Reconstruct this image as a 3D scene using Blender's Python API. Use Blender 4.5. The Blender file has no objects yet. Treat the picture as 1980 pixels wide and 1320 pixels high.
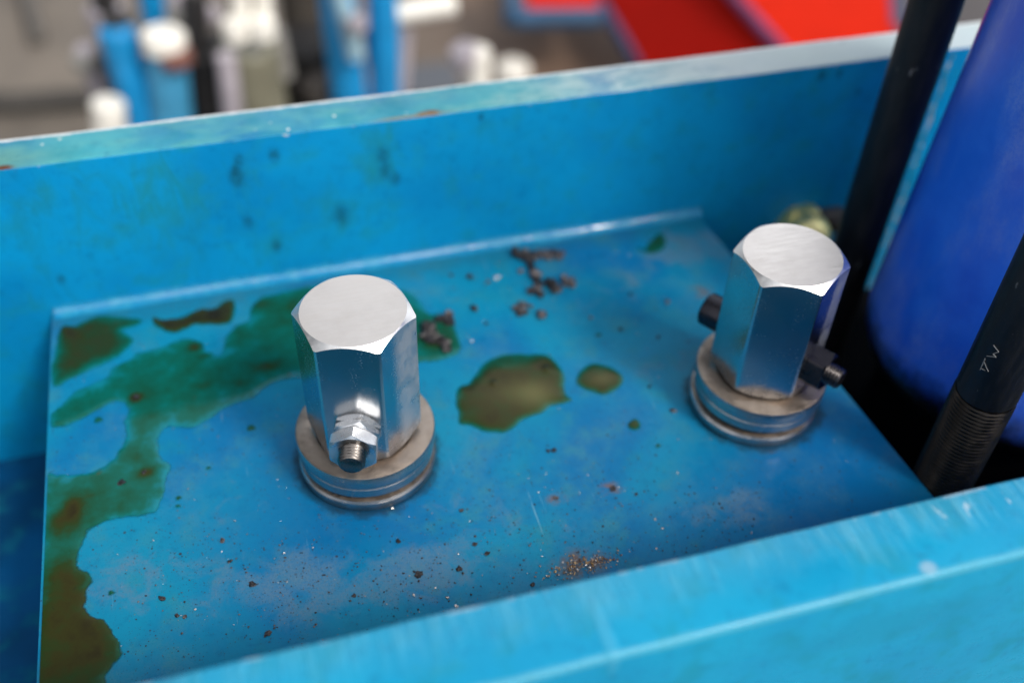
import bpy, bmesh, math, random
import numpy as np
from mathutils import Vector, Matrix
from mathutils import noise as mnoise
random.seed(7); rng = np.random.default_rng(7)
S = bpy.context.scene
COL = S.collection
# ------------------------------------------------------------------ camera
CAM = np.array([-0.03081, -0.30299, 0.36183]); YAW, PIT, ROL, FPX = 0.30646, -0.76526, 0.03951, 2014.58
def cam_axes():
    cy, sy, cp, sp = math.cos(YAW), math.sin(YAW), math.cos(PIT), math.sin(PIT)
    F = np.array([sy*cp, cy*cp, sp]); R = np.array([cy, -sy, 0]); U = np.cross(R, F)
    cr, sr = math.cos(ROL), math.sin(ROL)
    return R*cr + U*sr, -R*sr + U*cr, F
CR, CU, CF = cam_axes()
cam = bpy.data.objects.new('camera', bpy.data.cameras.new('camera')); COL.objects.link(cam)
M = Matrix([[CR[i], CU[i], -CF[i], CAM[i]] for i in range(3)] + [[0, 0, 0, 1]])
cam.matrix_world = M
cam.data.sensor_width = 36; cam.data.lens = FPX/1980*36
cam.data.clip_start = 0.01; cam.data.clip_end = 100
cam.data.dof.use_dof = True; cam.data.dof.focus_distance = 0.405; cam.data.dof.aperture_fstop = 3.5
cam.data.dof.aperture_blades = 0
S.camera = cam
# ------------------------------------------------------------------ light
SUN_DIR = Vector((0.40, -0.56, 0.74)).normalized()      # towards the sun: front right, high
el = math.asin(SUN_DIR.z); az = math.atan2(SUN_DIR.x, SUN_DIR.y)
FRONT_SKY = 3.2
BACK_SKY = 5.2  # added sky lobe behind the channel, brightens the reflections
W = bpy.data.worlds.new('World'); S.world = W; W.use_nodes = True
nt = W.node_tree; nt.nodes.clear()
sky = nt.nodes.new('ShaderNodeTexSky'); sky.sky_type = 'NISHITA'; sky.sun_disc = False
sky.sun_elevation = el; sky.sun_rotation = az; sky.air_density = 1.0; sky.dust_density = 4.0; sky.ozone_density = 1.0
hs = nt.nodes.new('ShaderNodeHueSaturation'); hs.inputs['Saturation'].default_value = 0.18
nt.links.new(sky.outputs[0], hs.inputs['Color'])
tcw = nt.nodes.new('ShaderNodeTexCoord'); nz = nt.nodes.new('ShaderNodeTexNoise'); nz.inputs['Scale'].default_value = 1.6; nz.inputs['Detail'].default_value = 4
nt.links.new(tcw.outputs['Generated'], nz.inputs['Vector'])
dt = nt.nodes.new('ShaderNodeVectorMath'); dt.operation = 'DOT_PRODUCT'; dt.inputs[1].default_value = Vector((0.5, 0.62, 0.62)).normalized()
nt.links.new(tcw.outputs['Generated'], dt.inputs[0])
mr = nt.nodes.new('ShaderNodeMapRange'); mr.interpolation_type = 'SMOOTHSTEP'; mr.inputs['From Min'].default_value = 0.55; mr.inputs['From Max'].default_value = 1.0
mr.inputs['To Min'].default_value = 0.0; mr.inputs['To Max'].default_value = BACK_SKY
nt.links.new(dt.outputs['Value'], mr.inputs['Value'])
mz = nt.nodes.new('ShaderNodeMapRange'); mz.inputs['From Min'].default_value = 0.35; mz.inputs['From Max'].default_value = 0.65; mz.inputs['To Min'].default_value = 0.7; mz.inputs['To Max'].default_value = 1.4
nt.links.new(nz.outputs['Fac'], mz.inputs['Value'])
ad = nt.nodes.new('ShaderNodeMath'); ad.operation = 'ADD'; nt.links.new(mz.outputs[0], ad.inputs[0]); nt.links.new(mr.outputs[0], ad.inputs[1])
# second bright sky lobe added as soft fill, low behind the camera
dt2 = nt.nodes.new('ShaderNodeVectorMath'); dt2.operation = 'DOT_PRODUCT'; dt2.inputs[1].default_value = Vector((-0.42, -0.75, 0.50)).normalized()
nt.links.new(tcw.outputs['Generated'], dt2.inputs[0])
mr2 = nt.nodes.new('ShaderNodeMapRange'); mr2.interpolation_type = 'SMOOTHSTEP'; mr2.inputs['From Min'].default_value = 0.45; mr2.inputs['From Max'].default_value = 1.0
mr2.inputs['To Min'].default_value = 0.0; mr2.inputs['To Max'].default_value = FRONT_SKY
nt.links.new(dt2.outputs['Value'], mr2.inputs['Value'])
ad2 = nt.nodes.new('ShaderNodeMath'); ad2.operation = 'ADD'; nt.links.new(ad.outputs[0], ad2.inputs[0]); nt.links.new(mr2.outputs[0], ad2.inputs[1]); ad = ad2
vm = nt.nodes.new('ShaderNodeVectorMath'); vm.operation = 'SCALE'; nt.links.new(hs.outputs[0], vm.inputs[0]); nt.links.new(ad.outputs[0], vm.inputs['Scale'])
bg = nt.nodes.new('ShaderNodeBackground'); bg.inputs['Strength'].default_value = 0.095
nt.links.new(vm.outputs[0], bg.inputs['Color'])
wo = nt.nodes.new('ShaderNodeOutputWorld'); nt.links.new(bg.outputs[0], wo.inputs['Surface'])
sl = bpy.data.lights.new('sun', 'SUN'); sl.energy = 3.0; sl.angle = math.radians(12); sl.color = (1, 0.95, 0.88)
sun = bpy.data.objects.new('sun', sl); COL.objects.link(sun); sun.rotation_euler = SUN_DIR.to_track_quat('Z', 'Y').to_euler()
S.view_settings.view_transform = 'Standard'; S.view_settings.look = 'None'; S.view_settings.exposure = -0.33; S.view_settings.gamma = 1.0
S.view_settings.use_curve_mapping = False
S.render.engine = 'CYCLES'

# ------------------------------------------------------------------ measuring: where a photographed point lies on a known real plane
def ray(px, py):
    d = CF + CR*(px-990)/FPX - CU*(py-660)/FPX
    return d
def on_z(px, py, z=0.0):
    d = ray(px, py); t = (z-CAM[2])/d[2]; return Vector(CAM+d*t)
def on_y(px, py, y):
    d = ray(px, py); t = (y-CAM[1])/d[1]; return Vector(CAM+d*t)

# ------------------------------------------------------------------ helpers
def tag(o, label=None, cat=None, group=None, kind=None):
    if label: o['label'] = label
    if cat: o['category'] = cat
    if group: o['group'] = group
    if kind: o['kind'] = kind
    return o
def empty(name, loc=(0, 0, 0), rz=0.0):
    o = bpy.data.objects.new(name, None); COL.objects.link(o); o.location = loc; o.rotation_euler = (0, 0, rz); o.empty_display_size = 0.01
    return o
def obj(name, bm, mat, parent=None, smooth=None):
    bmesh.ops.recalc_face_normals(bm, faces=bm.faces)
    me = bpy.data.meshes.new(name); bm.to_mesh(me); bm.free()
    mats = mat if isinstance(mat, (list, tuple)) else [mat]
    for m in mats: me.materials.append(m)
    if smooth is not None:
        me.polygons.foreach_set('use_smooth', [True]*len(me.polygons))
        me.set_sharp_from_angle(angle=math.radians(smooth))
    o = bpy.data.objects.new(name, me); COL.objects.link(o)
    if parent: o.parent = parent
    return o
def box(bm, x0, x1, y0, y1, z0, z1, bev=0.0, seg=2):
    vs = [bm.verts.new(p) for p in ((x0,y0,z0),(x1,y0,z0),(x1,y1,z0),(x0,y1,z0),(x0,y0,z1),(x1,y0,z1),(x1,y1,z1),(x0,y1,z1))]
    fs = [bm.faces.new([vs[i] for i in f]) for f in ((0,3,2,1),(4,5,6,7),(0,1,5,4),(1,2,6,5),(2,3,7,6),(3,0,4,7))]
    if bev > 0:
        es = list({e for f in fs for e in f.edges})
        bmesh.ops.bevel(bm, geom=es, offset=bev, segments=seg, profile=0.5, affect='EDGES')
    return bm
def lathe(bm, prof, n=96, mat=None, loc=(0, 0, 0)):
    """prof: list of (r, z); closed where r == 0."""
    rings = []
    T = mat or Matrix.Translation(loc)
    for r, z in prof:
        if r < 1e-7: rings.append([bm.verts.new(T @ Vector((0, 0, z)))])
        else: rings.append([bm.verts.new(T @ Vector((r*math.cos(2*math.pi*k/n), r*math.sin(2*math.pi*k/n), z))) for k in range(n)])
    for a, b in zip(rings, rings[1:]):
        for k in range(n):
            k2 = (k+1) % n
            if len(a) == 1 and len(b) == 1: continue
            if len(a) == 1: bm.faces.new((a[0], b[k], b[k2]))
            elif len(b) == 1: bm.faces.new((a[k], b[0], a[k2]))
            else: bm.faces.new((a[k], b[k], b[k2], a[k2]))
    return bm
def axis_matrix(loc, d):
    q = Vector(d).normalized().to_track_quat('Z', 'Y')
    return Matrix.Translation(loc) @ q.to_matrix().to_4x4()
def hex_rings(bm, R, zb, zt, rt, slope, T, rot=0.0, hole=0.0, n=180, clipc=0.985, ridge=0.0):
    """hexagonal bar with both ends turned to a cone"""
    def rh(a):
        k = ((a-rot) % (math.pi/3)) - math.pi/6
        return min(R*math.cos(math.pi/6)/math.cos(k), R*clipc)
    A = [2*math.pi*k/n for k in range(n)]
    rings = []
    def ring(fr, fz): rings.append([bm.verts.new(T @ Vector((fr(a)*math.cos(a), fr(a)*math.sin(a), fz(a)))) for a in A])
    top = []
    if hole > 0: ring(lambda a: hole, lambda a: zt-0.0015)
    else: rings.append([bm.verts.new(T @ Vector((0, 0, zt)))])
    if ridge > 0:
        ring(lambda a: rt-ridge, lambda a: zt); ring(lambda a: rt-ridge*0.3, lambda a: zt-ridge*0.12)
    ring(lambda a: rt, lambda a: zt-ridge*0.5)
    ring(rh, lambda a: zt-ridge*0.5-(rh(a)-rt)*slope)
    ring(rh, lambda a: zb+(rh(a)-rt)*slope)
    ring(lambda a: rt, lambda a: zb)
    if hole > 0: ring(lambda a: hole, lambda a: zb)
    else: rings.append([bm.verts.new(T @ Vector((0, 0, zb)))])
    for a, b in zip(rings, rings[1:]):
        for k in range(n):
            k2 = (k+1) % n
            if len(a) == 1: bm.faces.new((a[0], b[k], b[k2]))
            elif len(b) == 1: bm.faces.new((a[k], b[0], a[k2]))
            else: bm.faces.new((a[k], b[k], b[k2], a[k2]))
    return bm
def thread(bm, r, depth, pitch, L, T, n=64, tip=0.0012):
    """threaded rod along local z from 0 to L with a real helical groove"""
    m = int(L/pitch*10); rings = []
    for i in range(m+1):
        z = L*i/m; row = []
        for k in range(n):
            ph = (z/pitch + k/n) % 1.0
            rr = r - depth*(1-abs(2*ph-1))
            rr = min(rr, r-tip+(L-z)*1.0) if L-z < tip else rr
            a = 2*math.pi*k/n
            row.append(bm.verts.new(T @ Vector((rr*math.cos(a), rr*math.sin(a), z))))
        rings.append(row)
    for a, b in zip(rings, rings[1:]):
        for k in range(n):
            bm.faces.new((a[k], a[(k+1) % n], b[(k+1) % n], b[k]))
    c = bm.verts.new(T @ Vector((0, 0, L)))
    for k in range(n): bm.faces.new((rings[-1][k], rings[-1][(k+1) % n], c))
    return bm

# ------------------------------------------------------------------ materials
class NB:
    def __init__(s, name):
        s.m = bpy.data.materials.new(name); s.m.use_nodes = True; s.t = s.m.node_tree; s.t.nodes.clear()
        s.out = s.t.nodes.new('ShaderNodeOutputMaterial'); s.p = s.t.nodes.new('ShaderNodeBsdfPrincipled')
        s.t.links.new(s.p.outputs[0], s.out.inputs['Surface'])
        s.tc = s.t.nodes.new('ShaderNodeTexCoord').outputs['Object']
    def lk(s, a, b):
        if isinstance(a, (int, float)): b.default_value = a
        elif isinstance(a, tuple): b.default_value = a if len(a) == len(b.default_value) else tuple(a)+(1,)
        else: s.t.links.new(a, b)
    def set(s, **k):
        for n, v in k.items(): s.lk(v, s.p.inputs[n.replace('_', ' ')])
        return s
    def map(s, scale=(1, 1, 1), rot=(0, 0, 0), vec=None):
        n = s.t.nodes.new('ShaderNodeMapping'); n.inputs['Scale'].default_value = scale; n.inputs['Rotation'].default_value = rot
        s.lk(vec or s.tc, n.inputs['Vector']); return n.outputs[0]
    def noise(s, scale, detail=4, rough=0.55, vec=None, dist=0.0):
        n = s.t.nodes.new('ShaderNodeTexNoise'); n.inputs['Scale'].default_value = scale; n.inputs['Detail'].default_value = detail
        n.inputs['Roughness'].default_value = rough; n.inputs['Distortion'].default_value = dist
        s.lk(vec or s.tc, n.inputs['Vector']); return n.outputs['Fac']
    def voro(s, scale, vec=None, feat='F1'):
        n = s.t.nodes.new('ShaderNodeTexVoronoi'); n.inputs['Scale'].default_value = scale; n.feature = feat
        s.lk(vec or s.tc, n.inputs['Vector']); return n.outputs['Distance'], n.outputs.get('Color')
    def rng(s, v, a, b, c=0.0, d=1.0, smooth=True):
        n = s.t.nodes.new('ShaderNodeMapRange'); n.interpolation_type = 'SMOOTHSTEP' if smooth else 'LINEAR'
        s.lk(v, n.inputs['Value'])
        for k, x in zip(('From Min', 'From Max', 'To Min', 'To Max'), (a, b, c, d)): n.inputs[k].default_value = x
        return n.outputs[0]
    def math(s, op, a, b=0.0, clamp=False):
        n = s.t.nodes.new('ShaderNodeMath'); n.operation = op; n.use_clamp = clamp; s.lk(a, n.inputs[0]); s.lk(b, n.inputs[1]); return n.outputs[0]
    def mix(s, f, a, b):
        n = s.t.nodes.new('ShaderNodeMix'); n.data_type = 'RGBA'
        s.lk(f, n.inputs[0]); s.lk(a, n.inputs[6]); s.lk(b, n.inputs[7]); return n.outputs[2]
    def blob(s, c, r, soft=0.5):
        """1 inside a patch round the point c of radii r (m), fading out"""
        sub = s.t.nodes.new('ShaderNodeVectorMath'); sub.operation = 'SUBTRACT'; s.lk(s.tc, sub.inputs[0]); sub.inputs[1].default_value = c
        mul = s.t.nodes.new('ShaderNodeVectorMath'); mul.operation = 'MULTIPLY'; s.lk(sub.outputs[0], mul.inputs[0]); mul.inputs[1].default_value = (1/r[0], 1/r[1], 1/r[2])
        ln = s.t.nodes.new('ShaderNodeVectorMath'); ln.operation = 'LENGTH'; s.lk(mul.outputs[0], ln.inputs[0])
        return s.rng(ln.outputs['Value'], 1.0+soft, 1.0-soft)
    def bump(s, h, strength=0.3, dist=0.0005, normal=None):
        n = s.t.nodes.new('ShaderNodeBump'); n.inputs['Strength'].default_value = strength; n.inputs['Distance'].default_value = dist
        s.lk(h, n.inputs['Height'])
        if normal: s.lk(normal, n.inputs['Normal'])
        return n.outputs[0]
    def attr(s, name):
        n = s.t.nodes.new('ShaderNodeAttribute'); n.attribute_name = name; return n.outputs['Fac']
    def sep(s):
        n = s.t.nodes.new('ShaderNodeSeparateXYZ'); s.lk(s.tc, n.inputs[0]); return n.outputs

BLUE = (0.002, 0.225, 0.46, 1); TEAL = (0.005, 0.19, 0.25, 1); DEEP = (0.001, 0.108, 0.30, 1); GREEN = (0.008, 0.17, 0.20, 1)
def paint(name, base=BLUE, rough=0.28, extra=None, coat=0.0, streak=None, spec=0.13, deep=0.75):
    b = NB(name)
    big = b.noise(14, 3, 0.5); mid = b.noise(60, 5, 0.6); fine = b.noise(420, 3, 0.6)
    c = b.mix(b.rng(big, 0.38, 0.68, 0, deep), base, DEEP)
    c = b.mix(b.math('MULTIPLY', b.rng(mid, 0.48, 0.70), 0.5), c, TEAL)
    c = b.mix(b.math('MULTIPLY', b.rng(b.noise(170, 6, 0.75), 0.5, 0.75), 0.35), c, tuple(x*0.55 for x in DEEP[:3])+(1,))
    r = b.rng(mid, 0.3, 0.7, rough*0.8, rough*1.35)
    h = b.math('ADD', b.math('MULTIPLY', b.noise(110, 2, 0.5), 0.7), b.math('MULTIPLY', fine, 0.12))
    if extra: c, r, h = extra(b, c, r, h)
    b.set(Base_Color=c, Roughness=r, Coat_Weight=coat, Coat_Roughness=0.12, Specular_IOR_Level=spec, Normal=b.bump(h, 0.25, 0.0006))
    return b.m

def P3(px, py, z=0.0): return tuple(on_z(px, py, z))
def floor_extra(b, c, r, h):
    c = b.mix(b.math('MULTIPLY', b.blob((.19, -.07, 0), (.06, .05, .05), .6), .8), c, DEEP)
    c = b.mix(b.math('MULTIPLY', b.blob((-.03, -.03, 0), (.04, .04, .05), .7), .6), c, DEEP)
    # matte dust patches
    pat = None
    for (px, py, rx, ry, w) in ((545, 1120, .030, .013, .8), (820, 1100, .026, .014, .85), (640, 1150, .035, .012, .7), (250, 1120, .02, .016, .55), (1330, 480, .030, .018, .8), (1420, 985, .022, .01, .7), (380, 1100, .02, .008, .5),
                                (1300, 700, .03, .018, .35), (1060, 1060, .04, .012, .3), (900, 1010, .03, .02, .3), (470, 960, .03, .02, .25), (1180, 560, .03, .02, .35)):
        m = b.math('MULTIPLY', b.blob(P3(px, py), (rx, ry, .01), 0.6), w)
        pat = m if pat is None else b.math('MAXIMUM', pat, m)
    n1 = b.noise(75, 6, 0.65, dist=0.6); n2 = b.noise(900, 3, 0.7)
    pm = b.rng(b.math('ADD', pat, b.math('MULTIPLY', b.math('SUBTRACT', n1, 0.5), 2.2)), 0.3, 0.9)
    pm = b.math('MULTIPLY', pm, b.rng(pat, 0.02, 0.25))
    pm = b.math('MULTIPLY', pm, b.rng(n2, 0.35, 0.6, 0.35, 0.85))
    c = b.mix(b.math('MULTIPLY', pm, 0.85), c, (0.09, 0.17, 0.25, 1))
    # thin general dust film
    film = b.math('MULTIPLY', b.rng(b.noise(30, 6, 0.7), 0.45, 0.7), b.rng(b.noise(1300, 2, 0.7), 0.4, 0.6, 0.1, 0.32))
    c = b.mix(film, c, (0.10, 0.20, 0.26, 1))
    # specks of dirt
    for sc, th, amt in ((230, 0.20, 0.9), (520, 0.28, 0.9), (1000, 0.36, 0.85), (1700, 0.4, 0.7)):
        d, vc = b.voro(sc)
        sepc = b.t.nodes.new('ShaderNodeSeparateColor'); b.lk(vc, sepc.inputs[0])
        on = b.rng(sepc.outputs[0], 0.80, 0.82); sz = b.rng(sepc.outputs[1], 0, 1, 0.3, 1.0, False)
        dm = b.math('MULTIPLY', b.rng(b.math('DIVIDE', d, sz), th, th*0.6), on)
        dm = b.math('MULTIPLY', dm, b.rng(b.noise(25, 4), 0.38, 0.56, 0.12, amt))
        c = b.mix(dm, c, (0.03, 0.022, 0.025, 1))
    # hairline scratches and little chips down to primer
    for rot, sc, th in (((0, 0, .5), (900, 18, 50), .735), ((0, 0, -.9), (1000, 25, 50), .745), ((0, 0, 1.4), (800, 30, 50), .75)):
        k = b.math('MULTIPLY', b.rng(b.noise(1, 2, .5, vec=b.map(sc, rot)), th, th+.02), b.rng(b.noise(40, 3), .48, .6))
        c = b.mix(b.math('MULTIPLY', k, .55), c, (0.16, 0.36, 0.48, 1))
    chip = b.rng(b.noise(300, 4, .75), .745, .76); c = b.mix(b.math('MULTIPLY', chip, .8), c, (0.30, 0.36, 0.38, 1))
    r = b.math('ADD', r, b.math('MULTIPLY', pm, 0.35))
    r = b.math('ADD', r, b.rng(b.noise(18, 3), 0.35, 0.7, 0.0, 0.12))
    h = b.math('ADD', h, b.math('MULTIPLY', pm, 0.1))
    # greasy dirt gathered round the foot of the washers and along the seam
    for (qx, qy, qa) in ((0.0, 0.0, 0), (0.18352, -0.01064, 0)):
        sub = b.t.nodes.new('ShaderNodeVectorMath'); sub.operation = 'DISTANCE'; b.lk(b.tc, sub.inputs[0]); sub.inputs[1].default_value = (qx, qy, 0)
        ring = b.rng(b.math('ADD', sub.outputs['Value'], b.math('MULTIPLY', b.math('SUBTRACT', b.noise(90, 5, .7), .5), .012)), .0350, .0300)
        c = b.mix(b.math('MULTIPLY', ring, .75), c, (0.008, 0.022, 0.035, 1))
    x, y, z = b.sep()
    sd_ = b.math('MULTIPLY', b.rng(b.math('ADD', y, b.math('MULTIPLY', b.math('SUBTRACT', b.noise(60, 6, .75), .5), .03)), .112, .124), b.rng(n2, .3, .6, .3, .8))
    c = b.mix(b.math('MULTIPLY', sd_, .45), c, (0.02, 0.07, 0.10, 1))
    # rust blushes
    for (px, py, rr) in ((1350, 565, .004), (1075, 965, .0025), (1180, 945, .003), (1120, 1090, .006)):
        m = b.math('MULTIPLY', b.blob(P3(px, py), (rr*1.6, rr, .01), 0.7), b.rng(n1, 0.4, 0.6))
        c = b.mix(m, c, (0.14, 0.09, 0.07, 1))
    return c, r, h
def wall_extra(b, c, r, h):
    # thin greenish oil smears and dark run marks on the upright flange
    sm = None
    for (px, py, rx, rz, w) in ((330, 400, .035, .03, .8), (170, 420, .02, .03, .5), (740, 310, .012, .022, .8), (640, 420, .02, .015, .7), (470, 340, .008, .012, .6), (60, 380, .02, .008, .6), (340, 520, .02, .01, .5), (90, 600, .05, .012, .4), (560, 430, .04, .02, .4), (1550, 160, .05, .02, .4)):
        p = on_y(px, py, .1335); m = b.math('MULTIPLY', b.blob(tuple(p), (rx, .02, rz), 0.7), w); sm = m if sm is None else b.math('MAXIMUM', sm, m)
    n = b.noise(45, 8, 0.72, vec=b.map((1.6, 1, 0.7), (0, 0.15, 0)), dist=1.2)
    mk = b.math('MULTIPLY', b.rng(b.math('ADD', b.math('MULTIPLY', sm, 0.8), b.math('MULTIPLY', b.math('SUBTRACT', n, 0.5), 2.6)), 0.2, 1.15), 0.8)
    c = b.mix(mk, c, GREEN)
    for (px, py, rr) in ((118, 540, .0018), (480, 430, .0024), (535, 475, .0024), (930, 227, .0014), (1588, 148, .0022), (1624, 143, .0018), (455, 330, .002), (745, 330, .003), (765, 345, .0025), (740, 300, .003), (660, 415, .004), (530, 300, .0025), (458, 345, .0035), (462, 310, .0022), (1660, 178, .0015), (10, 1040, .003)):
        p = on_y(px, py, .1335); m = b.math('MULTIPLY', b.blob(tuple(p), (rr, .02, rr*1.5), 0.8), b.rng(b.noise(500, 3), 0.35, 0.55, 0.35, 0.85))
        c = b.mix(b.math('MULTIPLY', m, 0.85), c, (0.004, 0.06, 0.10, 1))
    gr = b.math('MULTIPLY', b.rng(b.noise(32, 7, .75, vec=b.map((1.5, 1, .8)), dist=.8), .5, .72), .45)
    c = b.mix(gr, c, (0.004, 0.15, 0.24, 1))
    r = b.math('ADD', r, 0.06)
    # chips along the top inner edge
    x, y, z = b.sep()
    ed = b.math('MULTIPLY', b.rng(z, .0845, .0867), b.rng(b.noise(160, 4, 0.7), 0.62, 0.68))
    c = b.mix(ed, c, (0.45, 0.5, 0.48, 1))
    return c, r, h
def front_extra(b, c, r, h):
    x, y, z = b.sep()
    st = b.noise(1, 4, 0.6, vec=b.map((330, 34, 34), (0, 0, 0.14)), dist=0.35)
    st2 = b.noise(1, 3, 0.6, vec=b.map((130, 20, 20), (0, 0, 0.10)), dist=0.4)
    inner = b.rng(b.math('ADD', y, b.math('MULTIPLY', b.math('SUBTRACT', b.noise(60, 3), .5), .02)), -.158, -.139)   # brush marks start at the inner edge and fade outwards
    s1 = b.math('MULTIPLY', b.rng(b.math('ADD', b.math('MULTIPLY', st, .6), b.math('MULTIPLY', st2, .4)), 0.42, 0.66), inner)
    h = b.math('ADD', h, b.math('MULTIPLY', s1, 3.2))
    wear = b.math('MULTIPLY', s1, b.rng(x, -.05, .25, .35, .8))
    c = b.mix(b.math('MULTIPLY', wear, 0.75), c, (0.13, 0.42, 0.56, 1))
    c = b.mix(b.math('MULTIPLY', b.math('MULTIPLY', inner, b.rng(x, -.1, .2, .3, .6)), .5), c, (0.07, 0.33, 0.50, 1))
    flk = b.math('MULTIPLY', b.math('MULTIPLY', b.rng(b.noise(1, 3, .6, vec=b.map((420, 90, 90), (0, 0, .2))), .64, .70), b.rng(x, .10, .22)), b.rng(y, -.152, -.142))
    c = b.mix(b.math('MULTIPLY', flk, .7), c, (0.62, 0.70, 0.72, 1))
    ed = b.math('MULTIPLY', b.rng(y, -.1395, -.1375), b.rng(b.noise(70, 4, .7), .5, .62))
    c = b.mix(b.math('MULTIPLY', ed, .6), c, (0.42, 0.50, 0.55, 1))
    oe = b.rng(b.math('ADD', y, b.math('MULTIPLY', b.math('SUBTRACT', b.noise(90, 3), .5), .002)), -.1620, -.1632)
    oe = b.math('MULTIPLY', oe, b.rng(z, .0835, .0850))
    c = b.mix(b.math('MULTIPLY', oe, .45), c, (0.10, 0.36, 0.45, 1))  # highlight of the rounded outer edge painted as a paler strip
    sm = b.math('MULTIPLY', b.blob(tuple(on_y(1720, 1210, -.1646)), (.035, .01, .010), .5), .5)
    c = b.mix(sm, c, (0.005, 0.20, 0.34, 1))
    dot = b.blob(tuple(on_z(1795, 1097, .087)), (.0026, .0022, .01), .5)
    c = b.mix(b.math('MULTIPLY', dot, .6), c, (0.30, 0.42, 0.50, 1))
    run = b.blob(tuple(on_z(1172, 1225, .087)), (.0022, .012, .01), .5)
    h = b.math('ADD', h, b.math('MULTIPLY', run, 3.0)); c = b.mix(b.math('MULTIPLY', run, .35), c, (0.08, 0.36, .52, 1))
    return c, r, h

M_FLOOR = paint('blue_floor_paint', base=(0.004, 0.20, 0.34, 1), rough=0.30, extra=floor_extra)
M_WALL = paint('blue_wall_paint', rough=0.30, extra=wall_extra, deep=0.4)
M_FRONT = paint('blue_brushed_paint', base=(0.005, 0.27, 0.46, 1), rough=0.3, extra=front_extra, coat=0.05, deep=0.25, spec=0.2)
M_RIM = None; YB_ = 0.1335
def rim_extra(b, c, r, h):
    x, y, z = b.sep()
    n = b.noise(50, 6, 0.7, vec=b.map((1, 2.4, 1))); g = b.noise(16, 3)
    c = b.mix(b.math('MULTIPLY', b.rng(n, 0.4, 0.7), 0.55), c, (0.10, 0.34, 0.33, 1))
    pale = b.math('MULTIPLY', b.rng(b.math('ADD', x, b.math('MULTIPLY', b.math('SUBTRACT', n, 0.5), 0.25)), 0.08, 0.24), 0.8)   # sky reflection painted into the rim, paler towards the right
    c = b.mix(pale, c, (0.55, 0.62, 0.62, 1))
    c = b.mix(b.math('MULTIPLY', b.blob((-.175, .14, .087), (.05, .012, .01), 0.6), 0.6), c, (0.12, 0.22, 0.12, 1))
    d, vc = b.voro(260)
    sepc = b.t.nodes.new('ShaderNodeSeparateColor'); b.lk(vc, sepc.inputs[0])
    ch = b.math('MULTIPLY', b.rng(d, 0.26, 0.12), b.math('MULTIPLY', b.rng(sepc.outputs[0], 0.90, 0.93), b.rng(b.noise(35, 3), .45, .6)))
    c = b.mix(ch, c, (0.7, 0.75, 0.72, 1))
    edge_glint = b.math('MULTIPLY', b.rng(b.math('ADD', y, b.math('MULTIPLY', b.math('SUBTRACT', b.noise(220, 4, .7), .5), .003)), YB_+.0222, YB_+.0234), .9)
    c = b.mix(edge_glint, c, (0.75, 0.77, 0.78, 1))  # bright highlight along the outer edge put into the colour
    rust = b.math('MULTIPLY', b.blob((on_z(828, 215, .087).x, .1355, .087), (.006, .0022, .01), 0.5), b.rng(b.noise(300, 3), 0.3, 0.5))
    c = b.mix(rust, c, (0.16, 0.07, 0.02, 1))
    c = b.mix(b.math('MULTIPLY', b.blob((on_z(800, 224, .087).x, .1345, .087), (.018, .0012, .01), 0.5), 0.7), c, (0.20, 0.15, 0.09, 1))
    c = b.mix(b.blob((on_z(5, 330, .087).x, .1345, .087), (.004, .002, .01), 0.6), c, (0.10, 0.04, 0.02, 1))
    h = b.math('ADD', h, b.math('MULTIPLY', n, 0.8))
    return c, b.math('MULTIPLY', r, 0.95), h
M_RIM = paint('chipped_rim_sheen_paint', base=(0.05, 0.31, 0.38, 1), rough=0.34, extra=rim_extra, coat=0.15)
def bead_mat(name, base):
    b = NB(name); n = b.noise(90, 5, 0.7)
    b.set(Base_Color=b.mix(b.rng(n, 0.4, 0.65), base, (0.02, 0.24, 0.40, 1)), Roughness=b.rng(b.noise(40, 4), .4, .6, .15, .45), Specular_IOR_Level=0.45, Coat_Weight=b.rng(b.noise(25, 3), .42, .6), Coat_Roughness=0.08, Normal=b.bump(b.noise(200, 3), 0.5, 0.0008)); return b.m
M_BEAD = bead_mat('glossy_bead_paint', (0.004, 0.19, 0.38, 1))
M_LOWER = paint('shaded_blue_paint', base=(0.001, 0.045, 0.12, 1), rough=0.6, coat=0.0, spec=0.15)  # blue darkened to hold the shade below the floor plate

def metal(name, col, rough, dirt=0.0, dcol=(0.12, 0.09, 0.07, 1), scr=0.3, tint=None, aniso=None, sx=(1, 1, 1), dscale=60):
    b = NB(name)
    n = b.noise(dscale, 5, 0.6); f = b.noise(1, 4, 0.6, vec=b.map(sx))
    d, vc = b.voro(900)
    c = b.mix(b.rng(n, 0.35, 0.7, 0, 0.3), col, tuple(x*0.72 for x in col[:3])+(1,))
    c = b.mix(b.math('MULTIPLY', b.rng(n, 0.45, 0.7), dirt), c, dcol)
    s = b.rng(b.noise(1, 3, 0.6, vec=b.map((60, 900, 200), (0.4, 0.2, 0.7))), 0.62, 0.66)
    r = b.math('ADD', b.rng(f, 0.3, 0.7, rough*0.8, rough*1.3), b.math('MULTIPLY', s, 0.12))
    b.set(Base_Color=c, Metallic=b.rng(n, 0.45, 0.8, 1.0, 1.0-dirt*0.5), Roughness=r,
          Normal=b.bump(b.math('ADD', b.math('MULTIPLY', f, 0.5), b.math('MULTIPLY', s, scr)), 0.12, 0.0004))
    return b.m
M_HEXFACE = metal('polished_plated_steel', (0.58, 0.58, 0.585, 1), 0.20, sx=(300, 300, 40))
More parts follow.
